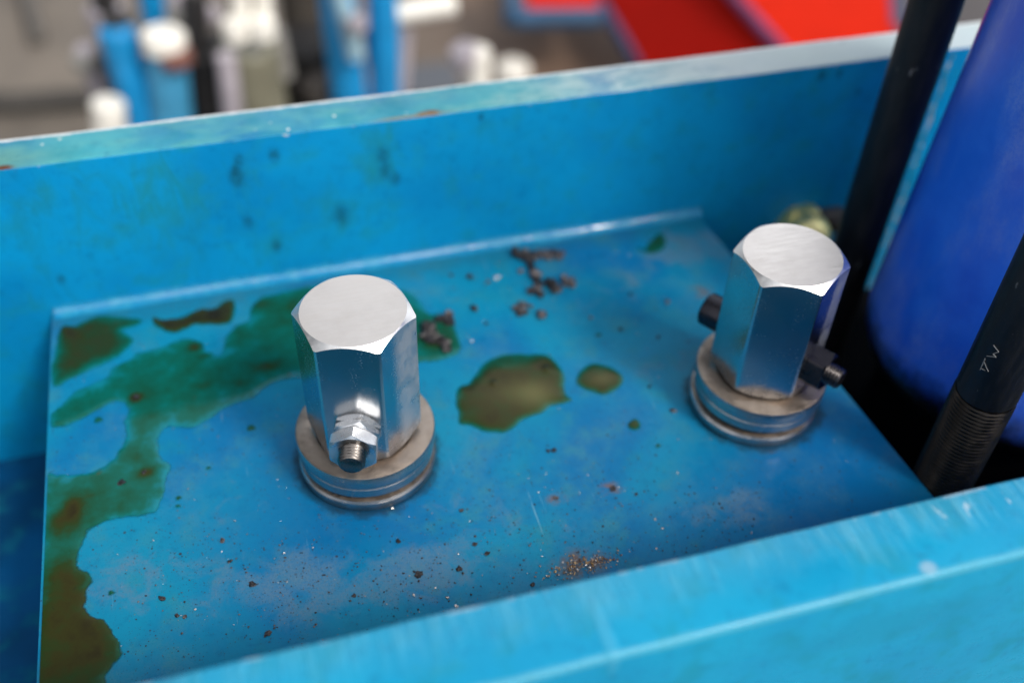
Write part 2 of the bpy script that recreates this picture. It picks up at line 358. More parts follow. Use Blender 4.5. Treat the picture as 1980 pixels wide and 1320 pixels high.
def hexface():
    b = NB('polished_plated_steel'); n = b.noise(55, 5, 0.6); x, y, z = b.sep()
    sc = b.rng(b.noise(1, 3, 0.6, vec=b.map((500, 500, 160), (0.5, 0.3, 0.2))), 0.66, 0.70)
    sp = b.math('MULTIPLY', b.rng(b.noise(1300, 3, 0.75), 0.58, 0.66), b.rng(b.noise(70, 4, .7), .46, .62))
    side = b.rng(x, 0.010, 0.016)          # the face turned to the right is scuffed to satin
    dull = b.math('MULTIPLY', side, b.rng(b.noise(110, 5, .7), .35, .6, .45, .9))
    c = b.mix(b.rng(n, 0.35, 0.7, 0, 0.35), (0.58, 0.58, 0.585, 1), (0.44, 0.45, 0.47, 1))
    c = b.mix(b.math('MULTIPLY', sp, 0.75), c, (0.85, 0.85, 0.85, 1)); c = b.mix(b.math('MULTIPLY', sc, 0.4), c, (0.8, 0.8, 0.8, 1))
    grime = b.math('MULTIPLY', b.rng(z, .010, .001), b.rng(b.noise(120, 5, .7), .4, .62)); c = b.mix(b.math('MULTIPLY', grime, .7), c, (0.10, 0.075, 0.06, 1))
    r = b.math('ADD', b.rng(n, .3, .7, .15, .22), b.math('MULTIPLY', sp, 0.25)); r = b.math('ADD', r, b.math('MULTIPLY', dull, 0.24)); r = b.math('ADD', r, b.math('MULTIPLY', grime, 0.3))
    h = b.math('ADD', b.noise(1, 3, .5, vec=b.map((260, 260, 30))), b.math('MULTIPLY', b.math('ADD', sp, sc), 0.6))
    b.set(Base_Color=c, Metallic=b.math('SUBTRACT', 1.0, b.math('MULTIPLY', dull, .25)), Roughness=r, Normal=b.bump(h, 0.12, 0.0004)); return b.m
M_HEXFACE = hexface()
M_CHAMFER = metal('turned_bright_steel', (0.96, 0.95, 0.93, 1), 0.34, sx=(300, 300, 300))
M_TOP = metal('ground_end_face', (0.80, 0.755, 0.71, 1), 0.38, dirt=0.12, dcol=(0.42, 0.37, 0.32, 1), sx=(90, 700, 60), dscale=30)
M_WASHTOP = metal('dull_washer_face', (0.40, 0.335, 0.28, 1), 0.42, dirt=0.6, dcol=(0.10, 0.075, 0.06, 1), sx=(300, 300, 300))
M_WASHSIDE = metal('turned_washer_side', (0.50, 0.48, 0.47, 1), 0.26, dirt=0.3, sx=(40, 40, 2500))
M_ZINC = metal('white_zinc', (0.78, 0.79, 0.80, 1), 0.30, dirt=0.05, sx=(300, 300, 300))
M_THREAD = metal('thread_steel', (0.20, 0.18, 0.165, 1), 0.28, dirt=0.3, sx=(300, 300, 300))
M_BLACKOX = metal('black_oxide_steel', (0.045, 0.045, 0.055, 1), 0.30, dirt=0.1, sx=(300, 300, 300))
M_BRASS = metal('brass', (0.92, 0.84, 0.40, 1), 0.42, dirt=0.0, sx=(200, 200, 200))
def rodm():
    b = NB('black_rod_coating'); n = b.noise(120, 5, 0.7, vec=b.map((1, 1, 0.25)))
    sp = b.rng(b.noise(900, 3, 0.7), 0.62, 0.72)
    sc = b.math('MULTIPLY', b.rng(b.noise(1, 4, 0.7, vec=b.map((300, 300, 90), (0.3, 0.2, 0))), 0.66, 0.70), b.rng(b.noise(40, 2), 0.5, 0.6))
    c = b.mix(b.rng(n, 0.4, 0.7, 0, 0.7), (0.006, 0.007, 0.009, 1), (0.02, 0.02, 0.022, 1))
    c = b.mix(b.math('MULTIPLY', sp, 0.25), c, (0.12, 0.12, 0.12, 1)); c = b.mix(b.math('MULTIPLY', sc, 0.6), c, (0.3, 0.3, 0.3, 1))
    b.set(Base_Color=c, Roughness=b.rng(n, 0.3, 0.7, 0.35, 0.6), Specular_IOR_Level=0.35, Normal=b.bump(n, 0.2, 0.0005)); return b.m
M_ROD = rodm()
def cylm():
    b = NB('royal_blue_enamel'); n = b.noise(30, 5, 0.65); f = b.noise(700, 3, 0.7); x, y, z = b.sep()
    c = b.mix(b.rng(n, 0.35, 0.7), (0.012, 0.12, 0.85, 1), (0.022, 0.17, 0.95, 1))
    dust = b.math('MULTIPLY', b.rng(b.noise(16, 6, 0.7, vec=b.map((1, 1, 0.4))), 0.42, 0.66), b.rng(f, 0.35, 0.6, 0.45, 1.0))
    c = b.mix(b.math('MULTIPLY', dust, 0.7), c, (0.24, 0.36, 0.90, 1))
    g = b.rng(b.math('ADD', z, b.math('MULTIPLY', b.math('SUBTRACT', b.noise(40, 5, 0.7), 0.5), 0.04)), -0.014, 0.008)   # turns black towards the foot of the cylinder
    c = b.mix(g, (0.004, 0.004, 0.006, 1), c)
    b.set(Base_Color=c, Roughness=b.rng(n, 0.3, 0.7, 0.30, 0.45), Coat_Weight=0.7, Coat_Roughness=0.32, Normal=b.bump(b.math('ADD', n, b.math('MULTIPLY', f, 0.1)), 0.15, 0.0008)); return b.m
M_CYL = cylm()
def plain(name, col, rough=0.5, metallic=0.0, var=0.3, scale=20):
    b = NB(name); n = b.noise(scale, 5, 0.6)
    b.set(Base_Color=b.mix(b.rng(n, 0.3, 0.7), col, tuple(x*(1-var) for x in col[:3])+(1,)), Roughness=rough, Metallic=metallic, Specular_IOR_Level=0.1 if rough > 0.85 else 0.5); return b.m
M_BLACK = plain('pit_shade_black', (0.002, 0.002, 0.003, 1), 0.9)  # near black, the shade of the pit is in the colour
M_BLACK.node_tree.nodes['Principled BSDF'].inputs['Specular IOR Level'].default_value = 0.08

# oil
def oilm():
    b = NB('machine_oil'); th = b.attr('thick'); sd = b.attr('edge')
    n = b.noise(90, 5, 0.65); n2 = b.noise(400, 3, 0.6)
    t = b.math('ADD', th, b.math('MULTIPLY', b.math('SUBTRACT', n, 0.5), 0.85))
    rp = b.t.nodes.new('ShaderNodeValToRGB'); e = rp.color_ramp.elements
    e[0].position = 0.0; e[0].color = (0.004, 0.17, 0.22, 1); e[1].position = 1.0; e[1].color = (0.016, 0.012, 0.002, 1)
    for p, c in ((0.2, (0.002, 0.10, 0.075, 1)), (0.42, (0.004, 0.065, 0.033, 1)), (0.62, (0.014, 0.036, 0.006, 1)), (0.8, (0.026, 0.026, 0.003, 1))):
        q = e.new(p); q.color = c
    b.lk(t, rp.inputs[0]); c = rp.outputs[0]
    sp = b.rng(b.noise(260, 4, 0.7), 0.66, 0.72)
    c = b.mix(b.math('MULTIPLY', sp, 0.6), c, (0.012, 0.012, 0.006, 1))
    br = b.rng(b.noise(60, 4, 0.7), 0.64, 0.72)
    c = b.mix(b.math('MULTIPLY', br, 0.5), c, (0.07, 0.045, 0.012, 1))
    c = b.mix(b.math('MINIMUM', b.attr('sky_sheen'), 1.0), c, (0.105, 0.10, 0.035, 1))  # lighter olive paints the reflected sky into the oil
    b.set(Base_Color=c, Roughness=0.09, Specular_IOR_Level=0.26, Coat_Weight=0.0, Coat_Roughness=0.02, Alpha=b.rng(sd, -0.0005, 0.0009),
          Normal=b.bump(b.math('ADD', b.noise(60, 2), b.math('MULTIPLY', n2, 0.06)), 0.08, 0.0006))
    return b.m
M_OIL = oilm()

# ------------------------------------------------------------------ the channel (one welded thing)
YB, TB, YF, TF, HW = 0.1335, 0.0253, -0.137, 0.0276, 0.087
XL = -0.1372
ch = empty('steel_channel', (0, 0, 0)); tag(ch, 'long blue painted steel channel with upright sides and an oily floor plate', 'steel channel')
def lumpy_box(x0, x1, y0, y1, z0, z1, bev, step=0.012, amp=0.00025, seg=3):
    bm = bmesh.new(); n = int((x1-x0)/step)
    prof = []
    for (cy, cz, a0) in ((y1-bev, z1-bev, 0), (y0+bev, z1-bev, 90)):
        for k in range(seg+1):
            a = math.radians(a0+90*k/seg); prof.append((cy+bev*math.cos(a), cz+bev*math.sin(a)))
    prof += [(y0, z0), (y1, z0)]
    rows = []
    for i in range(n+1):
        x = x0+(x1-x0)*i/n
        rows.append([bm.verts.new((x, y+amp*mnoise.noise((x*60, y*40, z*40)), z+(amp*1.3*mnoise.noise((x*45, y*60, 7)) if z > z0+.001 else 0))) for y, z in prof])
    m = len(prof)
    for a, c in zip(rows, rows[1:]):
        for k in range(m): bm.faces.new((a[k], a[(k+1) % m], c[(k+1) % m], c[k]))
    bm.faces.new(rows[0]); bm.faces.new(rows[-1])
    return bm
XA, XB = -0.75, 1.05
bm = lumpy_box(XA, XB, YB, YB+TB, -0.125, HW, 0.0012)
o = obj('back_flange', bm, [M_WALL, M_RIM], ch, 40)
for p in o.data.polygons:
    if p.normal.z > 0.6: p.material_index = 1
bm = lumpy_box(XA, XB, YF-TF, YF, -0.125, HW, 0.0016)
o = obj('front_flange', bm, M_FRONT, ch, 40)
bm = bmesh.new(); box(bm, XA, XB, YF-0.0, YB+0.0, -0.125, -0.100)
obj('channel_web', bm, M_LOWER, ch)
# floor plate: subdivided so the surface undulates a little
bm = bmesh.new()
nx, ny = 90, 60
xr = lambda y: 0.2174+(0.1185-y)*0.0893
vt = [[bm.verts.new((XL+(xr(YF+(YB-YF)*j/ny)-XL)*i/nx, YF+(YB-YF)*j/ny, 0.00012*mnoise.noise((i*.12, j*.12, 3)))) for j in range(ny+1)] for i in range(nx+1)]
for i in range(nx):
    for j in range(ny): bm.faces.new((vt[i][j], vt[i+1][j], vt[i+1][j+1], vt[i][j+1]))
edge = [e for e in bm.edges if len(e.link_faces) == 1]
g = bmesh.ops.extrude_edge_only(bm, edges=edge)
for v in g['geom']:
    if isinstance(v, bmesh.types.BMVert): v.co.z = -0.012
o = obj('floor_plate', bm, M_FLOOR, ch, 30)
# glossy caulked weld between floor plate and back side
bm = bmesh.new(); rows = []; n = 240
for i in range(n+1):
    x = XL+0.001+(0.2195-XL-0.002)*i/n
    w = 0.0056+0.0012*mnoise.noise((x*45, 0, 2))+0.0006*mnoise.noise((x*160, 1, 2))
    hh = 0.0048+0.0008*mnoise.noise((x*60, 5, 2))
    row = [bm.verts.new((x, YB+0.001, -0.001))]
    for k in range(7):
        a = math.pi/2*k/6
        row.append(bm.verts.new((x, YB-w*(1-math.sin(a))**1.0*1.0-0.0, hh*(1-math.cos(a))**1.0)) if False else bm.verts.new((x, YB-w+w*math.sin(a)*0.97, hh-hh*math.cos(a)*0.97)))
    rows.append(row)
for a, c in zip(rows, rows[1:]):
    for k in range(len(a)): bm.faces.new((a[k], a[(k+1) % len(a)], c[(k+1) % len(a)], c[k]))
obj('weld_seam', bm, M_BEAD, ch, 60)
# bead of old sealant on the back side beside the ram
bm = bmesh.new(); rows = []
for i in range(141):
    z = -0.095+0.179*i/140; w = 0.0015+0.0009*mnoise.noise((z*120, 3, 1)); xx = 0.3565+0.0012*mnoise.noise((z*90, 8, 1))
    rows.append([bm.verts.new((xx+w*math.cos(math.pi*k/6), YB+0.0004-0.6*w*math.sin(math.pi*k/6), z)) for k in range(7)])
for a, c in zip(rows, rows[1:]):
    for k in range(6): bm.faces.new((a[k], a[k+1], c[k+1], c[k]))
bb = NB('flaked_sealant'); nn = bb.noise(170, 4, 0.7); bb.set(Base_Color=bb.mix(bb.rng(nn, 0.5, 0.58), (0.01, 0.20, 0.30, 1), (0.42, 0.42, 0.36, 1)), Roughness=0.5)
obj('sealant_bead', bm, bb.m, ch, 60)
# machine frame under the ram (pit floor, blackened to give the deep shade)
bm = bmesh.new(); box(bm, 0.235, 0.60, YF+0.001, YB-0.001, -0.0995, -0.085, 0.002)
pit = obj('machine_base', bm, M_BLACK); tag(pit, 'machine base coloured black for the deep shade in the gap at the right', 'machine base')

# ------------------------------------------------------------------ washers and hexagonal pins
PINS = [(0.0, 0.0, -0.29297), (0.18352, -0.01064, -0.46286)]
ZW = 0.022; HT = 0.08922; RT = 0.02082; RX = 0.02465
def washer_low():
    return [(0.0, 0.0003), (0.0285, 0.0003), (0.0298, 0.0010), (0.0300, 0.0020), (0.0300, 0.0050), (0.0292, 0.0060), (0.0265, 0.0064), (0.0, 0.0063)]
def washer_up():
    return [(0.0, 0.0068), (0.0255, 0.0068), (0.0258, 0.0080), (0.0284, 0.0085), (0.0293, 0.0094), (0.0293, 0.0137), (0.0290, 0.0141), (0.0290, 0.0144), (0.0297, 0.0149), (0.0300, 0.0158),
            (0.0300, 0.0210), (0.0297, 0.0217), (0.0290, 0.0220), (0.0215, 0.0220), (0.0205, 0.0208), (0.0, 0.0208)]
def set_by_normal(o, up_idx, zlim=0.7):
    for p in o.data.polygons:
        if p.normal.z > zlim: p.material_index = up_idx
WL = (('lower steel washer flat on the blue floor under the left pin', 'lower dull washer on the blue floor under the right pin beside the dark gap'),
      ('upper grooved steel washer under the left pin with two silver nuts', 'upper grooved washer under the right pin with the black bolt'))
for i, (x, y, a) in enumerate(PINS):
    dx, dy = (0.0, 0.0) if i == 0 else (-0.0010, 0.0)
    bm = bmesh.new(); lathe(bm, washer_low(), 128)
    o = obj('lower_washer', bm, [M_WASHSIDE, M_WASHTOP], None, 30); o.location = (x+dx, y+dy, 0); set_by_normal(o, 1)
    tag(o, WL[0][i], 'washer', 'lower washers under the hexagonal pins')
    bm = bmesh.new(); lathe(bm, washer_up(), 128)
    o = obj('upper_washer', bm, [M_WASHSIDE, M_WASHTOP], None, 30); o.location = (x, y, 0); set_by_normal(o, 1)
    tag(o, WL[1][i], 'washer', 'upper washers under the hexagonal pins')
def make_pin(i):
    x, y, a = PINS[i]
    t = empty('hexagonal_pin', (x, y, ZW))
    bm = bmesh.new(); hex_rings(bm, RX, 0.0014, HT-ZW, RT, 0.80, Matrix(), rot=a, n=240, ridge=0.0)
    lathe(bm, [(0.0, -0.0011), (0.0185, -0.0011), (0.0185, 0.0016)], 64)
    o = obj('hexagonal_body', bm, [M_HEXFACE, M_CHAMFER, M_TOP], t, 20)
    for p in o.data.polygons:
        if p.normal.z > 0.97: p.material_index = 2
        elif p.normal.z > 0.3: p.material_index = 1
        elif p.normal.z < -0.3: p.material_index = 1
    return t
AP = RX*math.cos(math.pi/6)
# left pin: silver stud with two nuts on the front face
t = make_pin(0); tag(t, 'shiny hexagonal steel pin at left with two silver nuts on its front', 'steel pin', 'hexagonal steel pins on stacked washers')
d0 = Vector((math.sin(PINS[0][2]), -math.cos(PINS[0][2]), 0.0)); zc = 0.0402-ZW
T1 = axis_matrix(Vector((0, 0, zc))+d0*(AP-0.0005), d0)
bm = bmesh.new(); hex_rings(bm, 0.0106, 0, 0.0040, 0.0086, 0.75, T1, rot=math.radians(16), hole=0.0047, n=120)
obj('lock_nut', bm, M_ZINC, t, 25)
T2 = axis_matrix(Vector((0, 0, zc))+d0*(AP+0.0043), d0)
bm = bmesh.new(); hex_rings(bm, 0.0108, 0, 0.0062, 0.0092, 0.62, T2, rot=math.radians(27), hole=0.0047, n=120)
obj('lock_nut', bm, M_ZINC, t, 25)
T3 = axis_matrix(Vector((0, 0, zc))+d0*(AP-0.003), d0)
bm = bmesh.new(); thread(bm, 0.0056, 0.0008, 0.0015, 0.0192, T3, tip=0.0012)
obj('threaded_stud', bm, M_THREAD, t, 50)
# right pin: black bolt through it
t = make_pin(1); tag(t, 'shiny hexagonal steel pin at right crossed by a black bolt', 'steel pin', 'hexagonal steel pins on stacked washers')
ab = PINS[1][2]+math.pi*11/6; d1 = Vector((math.cos(ab), math.sin(ab), 0)); zb = 0.0385-ZW
bm = bmesh.new(); T = axis_matrix(Vector((0, 0, zb))-d1*(AP-0.0003), -d1)
lathe(bm, [(0, 0), (0.0078, 0), (0.0080, 0.0004), (0.0080, 0.0118), (0.0073, 0.0126), (0.0048, 0.0126), (0.0046, 0.0075), (0, 0.0070)], 48, mat=T)
obj('bolt_head', bm, M_BLACKOX, t, 35)
bm = bmesh.new(); T = axis_matrix(Vector((0, 0, zb))+d1*(AP-0.0004), d1)
hex_rings(bm, 0.0098, 0, 0.0092, 0.0083, 0.55, T, rot=math.radians(12), hole=0.0047, n=120)
obj('nut', bm, M_BLACKOX, t, 25)
bm = bmesh.new(); T = axis_matrix(Vector((0, 0, zb))+d1*(AP-0.002), d1)
thread(bm, 0.0050, 0.0007, 0.0015, 0.0170, T, tip=0.001)
o = obj('threaded_end', bm, metal('dark_thread_steel', (0.12, 0.11, 0.11, 1), 0.3, dirt=0.3, sx=(300, 300, 300)), t, 50)

# ------------------------------------------------------------------ ram and rods at the right
bm = bmesh.new()
lathe(bm, [(0, -0.03), (0.055, -0.03), (0.064, -0.022), (0.069, -0.012), (0.0705, 0.0), (0.0705, 0.62), (0.068, 0.625), (0, 0.625)], 160)
ram = obj('hydraulic_ram', bm, M_CYL, None, 30); ram.location = (0.3330, 0.0, 0); ram.rotation_euler = (0, math.radians(3.2), 0)
# foot under the ram so it stands on the base
bm = bmesh.new(); lathe(bm, [(0, -0.085), (0.052, -0.085), (0.052, -0.0295), (0, -0.0295)], 64); obj('ram_foot', bm, M_BLACK, ram, 30)
tag(ram, 'big royal blue hydraulic cylinder with a black foot', 'hydraulic cylinder')
bm = bmesh.new(); lathe(bm, [(0, -0.085), (0.0123, -0.085), (0.0123, 0.60), (0, 0.60)], 64)
r1 = obj('black_rod', bm, M_ROD, None, 30); r1.location = (0.2895, 0.08, 0)
tag(r1, 'plain smooth black rod standing between the right pin and the blue cylinder', 'rod')
r2 = empty('threaded_rod', (0.2285, -0.08, -0.085)); tag(r2, 'black rod with a threaded lower end in front of the blue cylinder', 'rod')
R2 = (0.2480, -0.0745)
r2.location = (R2[0], R2[1], -0.085)
bm = bmesh.new(); lathe(bm, [(0.0, 0.139), (0.0120, 0.139), (0.0125, 0.1402), (0.0125, 0.66), (0, 0.66)], 80); obj('rod_sleeve', bm, M_ROD, r2, 30)
bm = bmesh.new(); thread(bm, 0.0128, 0.0008, 0.0021, 0.1385, Matrix(), n=80, tip=0.0005)
M_RODTH = metal('oily_black_thread', (0.035, 0.031, 0.028, 1), 0.38, dirt=0.5, dcol=(0.01, 0.01, 0.01, 1), sx=(200, 200, 200))
obj('thread', bm, M_RODTH, r2, 50)
# scraped marks on the sleeve
def on_rod(px, py, r=0.01262):
    d = ray(px, py); ox, oy = CAM[0]-R2[0], CAM[1]-R2[1]
    A = d[0]**2+d[1]**2; B = ox*d[0]+oy*d[1]; C = ox*ox+oy*oy-r*r; D = B*B-A*C
    t = (-B-math.sqrt(max(D, 0)))/A; p = CAM+d*t; return Vector((p[0]-R2[0], p[1]-R2[1], p[2]+0.085))
M_SCR = plain('bare_scrape', (0.22, 0.22, 0.22, 1), 0.5)
for pts in ([(1921, 667), (1931, 680), (1920, 684), (1926, 690), (1908, 688)], [(1905, 693), (1895, 715)], [(1897, 712), (1905, 716)], [(1903, 700), (1911, 718)]):
    bm = bmesh.new(); q = [on_rod(*p) for p in pts]
    for a_, b_ in zip(q, q[1:]): lathe(bm, [(0, 0), (0.00028, 0), (0.00018, (b_-a_).length), (0, (b_-a_).length)], 6, mat=axis_matrix(a_, b_-a_))
    obj('scrape_mark', bm, M_SCR, r2, 40)
# brass fitting on the back side, low in the gap
fx = on_y(1572, 474, 0.112)
f = empty('brass_fitting', (fx.x, YB, fx.z)); tag(f, 'small brass domed fitting behind the right pin', 'pipe fitting')
bm = bmesh.new(); T = axis_matrix((0, 0, 0), (0, -1, 0)); hex_rings(bm, 0.0165, -0.0002, 0.007, 0.014, 0.6, T, hole=0.004, n=90); obj('hexagonal_base', bm, M_BRASS, f, 25)
bm = bmesh.new(); lathe(bm, [(0, 0.0068)]+[(0.0140, 0.0068), (0.0148, 0.012)]+[(0.0148*math.cos(math.radians(q)), 0.012+0.0145*math.sin(math.radians(q))) for q in range(10, 90, 10)]+[(0, 0.0265)], 48, mat=T); obj('cap', bm, M_BRASS, f, 30)
bx = on_y(1612, 430, 0.125)
bm = bmesh.new(); box(bm, bx.x-0.009, bx.x+0.008, YB-0.010, YB-0.0002, bx.z-0.008, bx.z+0.006, 0.0015)
lathe(bm, [(0, 0.0099), (0.004, 0.0099), (0.004, 0.014), (0, 0.014)], 24, mat=axis_matrix((bx.x, YB, bx.z), (0, -1, 0)))
o = obj('mounting_block', bm, plain('dull_grey_steel', (0.12, 0.11, 0.10, 1), 0.5, 0.6), None, 30); tag(o, 'little grey steel block on the back side beside the brass fitting', 'block')

# ------------------------------------------------------------------ oil on the floor plate
def cr(pts, sub=6):
    P = np.array(pts, float); n = len(P); out = []
    for i in range(n):
        a, b, c, d = P[i-1], P[i], P[(i+1) % n], P[(i+2) % n]
        for k in range(sub):
            t = k/sub; out.append(0.5*((2*b)+(-a+c)*t+(2*a-5*b+4*c-d)*t*t+(-a+3*b-3*c+d)*t**3))
    return np.array(out)
def inside_dist(poly, X, Y):
    ins = np.zeros(X.shape, bool); D = np.full(X.shape, 1e9); n = len(poly)
    for i in range(n):
        x1, y1 = poly[i]; x2, y2 = poly[(i+1) % n]
        if y1 != y2:
            c = ((y1 > Y) != (y2 > Y)) & (X < (x2-x1)*(Y-y1)/(y2-y1)+x1); ins ^= c
        dx, dy = x2-x1, y2-y1; L = dx*dx+dy*dy+1e-18
        t = np.clip(((X-x1)*dx+(Y-y1)*dy)/L, 0, 1); D = np.minimum(D, (X-x1-t*dx)**2+(Y-y1-t*dy)**2)
    D = np.sqrt(D); return np.where(ins, D, -D)
def puddle(name, label, cat, px, base, grow=6.0, blobs=(), sky_sheen=(), bumps=(), wd=0.0012, h=0.0005, res=0.0009, z0=0.0, wob=0.0009, group=None, holes=()):
    poly = cr([tuple(on_z(a, b))[:2] for a, b in px])
    x0, y0 = poly.min(0)-0.002; x1, y1 = poly.max(0)+0.002
    nx, ny = int((x1-x0)/res)+2, int((y1-y0)/res)+2
    gx = x0+np.arange(nx)*res; gy = y0+np.arange(ny)*res; X, Y = np.meshgrid(gx, gy, indexing='ij')
    sd = inside_dist(poly, X, Y)
    for hp in holes:
        hq = cr([tuple(on_z(a, b))[:2] for a, b in hp]); sd = np.minimum(sd, -inside_dist(hq, X, Y))
    wobble = np.array([[mnoise.noise((gx[i]*220, gy[j]*220, 5))+0.5*mnoise.noise((gx[i]*600, gy[j]*600, 9)) for j in range(ny)] for i in range(nx)])
    sd = sd+wobble*wob
    th = base*(1-np.exp(-np.maximum(sd, 0)*1000/grow*2.2))
    for (bx_, by_, rx, ry, w) in blobs:
        c = on_z(bx_, by_); th = th+w*np.exp(-((X-c.x)/rx)**2-((Y-c.y)/ry)**2)
    zz = z0+0.00025+h*(1-np.exp(-np.maximum(sd, 0)/wd))
    mk = np.zeros_like(sd)
    for (bx_, by_, rx, ry, w) in sky_sheen:
        c = on_z(bx_, by_); mk = mk+w*np.exp(-((X-c.x)/rx)**2-((Y-c.y)/ry)**2)
    for (bx_, by_, rr, w) in bumps:
        c = on_z(bx_, by_); zz = zz+w*np.exp(-((X-c.x)**2+(Y-c.y)**2)/rr**2)
    keep = (sd > -0.0011) & (X > XL+0.0003) & (Y < YB-0.002) & (X < 0.222)
    bm = bmesh.new(); V = {}
    def v(i, j):
        if (i, j) not in V: V[(i, j)] = bm.verts.new((gx[i], gy[j], zz[i, j]))
        return V[(i, j)]
    for i in range(nx-1):
        for j in range(ny-1):
            if keep[i, j] and keep[i+1, j] and keep[i+1, j+1] and keep[i, j+1]: bm.faces.new((v(i, j), v(i+1, j), v(i+1, j+1), v(i, j+1)))
    keys = list(V.keys()); bm.verts.index_update()
    vals = [(th[k], sd[k], mk[k]) for k in keys]
    me = bpy.data.meshes.new(name); bm.normal_update(); bm.to_mesh(me); bm.free(); me.materials.append(M_OIL)
    a = me.attributes.new('thick', 'FLOAT', 'POINT'); a.data.foreach_set('value', [float(q[0]) for q in vals])
    a = me.attributes.new('edge', 'FLOAT', 'POINT'); a.data.foreach_set('value', [float(q[1]) for q in vals])
    a = me.attributes.new('sky_sheen', 'FLOAT', 'POINT'); a.data.foreach_set('value', [float(q[2]) for q in vals])
    me.polygons.foreach_set('use_smooth', [True]*len(me.polygons))
    if len(me.polygons) and me.polygons[0].normal.z < 0: me.flip_normals()
    o = bpy.data.objects.new(name, me); COL.objects.link(o); tag(o, label, cat, group); return o
def z3(L): return [(x/2.87, 540+y/2.87) for x, y in L]
def z8(L): return [(820+x/2.87, 420+y/2.87) for x, y in L]
main = z3([(765,408),(860,390),(960,350),(1020,325),(1110,350),(1150,405),(1230,420),(1250,330),(1300,270),(1380,230),(1390,170),(1450,105),(1560,75),(1680,48)])
main += [(650,545),(720,548),(790,566),(812,585),(828,604),(850,608),(872,618),(880,640),(884,655),(892,672),(880,690),(850,698),(810,702),(740,712),(650,722),(575,731),(540,737)]
main += z3([(1470,602),(1400,660),(1240,720),(1180,765),(1080,820),(930,825),(885,860),(880,930),(900,1000),(950,1035),(925,1100),(915,1180)])
main += [(305,985),(285,994),(240,1000),(205,1008),(170,1028),(155,1062),(152,1095),(175,1112),(178,1122),(168,1150),(165,1178),(178,1190),(205,1200),(220,1225),(236,1250),(228,1275),(210,1300),(204,1340),(190,1400),(40,1400),(70,1250),(80,1100),(85,1000)]
main += z3([(240,1150),(255,1080),(330,1085),(420,1085),(520,1068),(620,1010),(685,910),(700,820),(688,790),(712,725),(690,690),(640,680),(590,700),(500,755),(400,800),(300,828),(278,800),(290,750),(360,680),(440,612),(540,572),(605,540),(610,505),(680,460),(740,435)])
puddle('oil_film', 'wide thin green film of oil spread along the left edge and behind the left pin', 'oil film', main, 0.25, 8,
       blobs=((150,1260,.03,.03,.55),(130,1150,.02,.02,.3),(150,990,.016,.014,.22),(380,640,.02,.015,.05),(850,650,.012,.012,.35),(560,600,.02,.02,.16),(378,672,.004,.003,.5),(395,690,.003,.002,.4),(262,770,.003,.003,.8),(515,712,.008,.004,.4),(470,740,.006,.003,.3),(500,590,.005,.004,.35),(390,748,.005,.003,.3),(200,690,.01,.006,.1),(140,985,.004,.006,.5),(280,915,.004,.003,.6),(250,880,.008,.006,.15),(110,1010,.004,.004,.3),(170,1090,.02,.02,.1),(420,640,.012,.006,.12),(325,760,.02,.012,.1),(140,800,.02,.008,.15)), h=0.0004, wob=0.0011)
tl = z3([(335,270),(420,258),(480,225),(540,205),(620,205),(700,215),(790,225),(770,250),(735,270),(685,290),(745,335),(700,395),(640,440),(560,480),(420,540),(335,588),(293,590),(287,500),(310,380)])
puddle('oil_puddle', 'dark brown oil puddle in the upper left corner of the floor plate', 'oil puddle', tl, 0.75, 9, blobs=((130,640,.008,.006,.4),), group='oil puddles')
puddle('oil_puddle', 'long narrow brown oil puddle near the seam left of the left pin', 'oil puddle', z3([(848,215),(900,222),(1000,215),(1060,190),(1120,163),(1200,160),(1240,125),(1295,115),(1305,170),(1295,225),(1240,255),(1100,252),(1050,270),(980,300),(910,288),(862,255)]), 0.95, 2.5, h=0.0007, group='oil puddles')
puddle('oil_puddle', 'large rounded olive oil puddle between the two pins', 'oil puddle', z8([(190,950),(250,920),(300,850),(350,800),(440,765),(560,760),(680,765),(740,815),(780,880),(780,975),(822,1012),(780,1035),(700,1050),(650,1090),(560,1120),(500,1170),(440,1195),(330,1190),(260,1160),(195,1145),(190,1080),(175,1040)]), 0.80, 4, h=0.0014, wd=0.004, res=0.0006, wob=0.0004, group='oil puddles', blobs=((1000,700,.016,.005,-.25),), sky_sheen=((1035,765,.009,.008,.75),(985,760,.012,.008,.30)), bumps=((955,745,.0016,.0007),(1058,718,.0022,.0008)))
puddle('oil_puddle', 'small oval olive oil puddle right of the large rounded one', 'oil puddle', z8([(842,905),(870,850),(920,815),(1000,820),(1080,860),(1108,905),(1080,950),(1030,980),(980,985),(900,960),(855,935)]), 0.72, 3.5, h=0.0010, wd=0.003, res=0.0006, wob=0.0004, group='oil puddles', sky_sheen=((1165,735,.006,.004,.45),))
puddle('oil_drop', 'tiny olive oil drop below the small oval puddle', 'oil drop', z8([(1130,1150),(1170,1118),(1205,1150),(1190,1180),(1150,1180)]), 0.7, 1.5, h=0.0007, res=0.0005, wob=0.0003)
puddle('oil_spot', 'dark oil spot by the seam near the far right corner of the floor', 'oil spot', z8([(1180,160),(1225,178),(1262,120),(1300,95),(1335,110),(1335,170),(1270,203),(1205,190)]), 0.5, 2.5, h=0.0004, wob=0.0012)
drops = [(485,828,9,'teal green oil drop just left of the left washers'),(1157,648,6,'dark oil drop between the gravel crumbs and the right pin'),(345,963,6,'upper green oil drop right of the film edge'),(344,978,6,'lower green oil drop right of the film edge'),(215,1146,7,'green oil drop low on the floor right of the brown film'),(190,812,9,'green drop in the pale island of the oil film'),(404,905,5,'small green oil drop halfway between film and left washers'),(1272,862,5,'small green oil drop left of the right washers')]
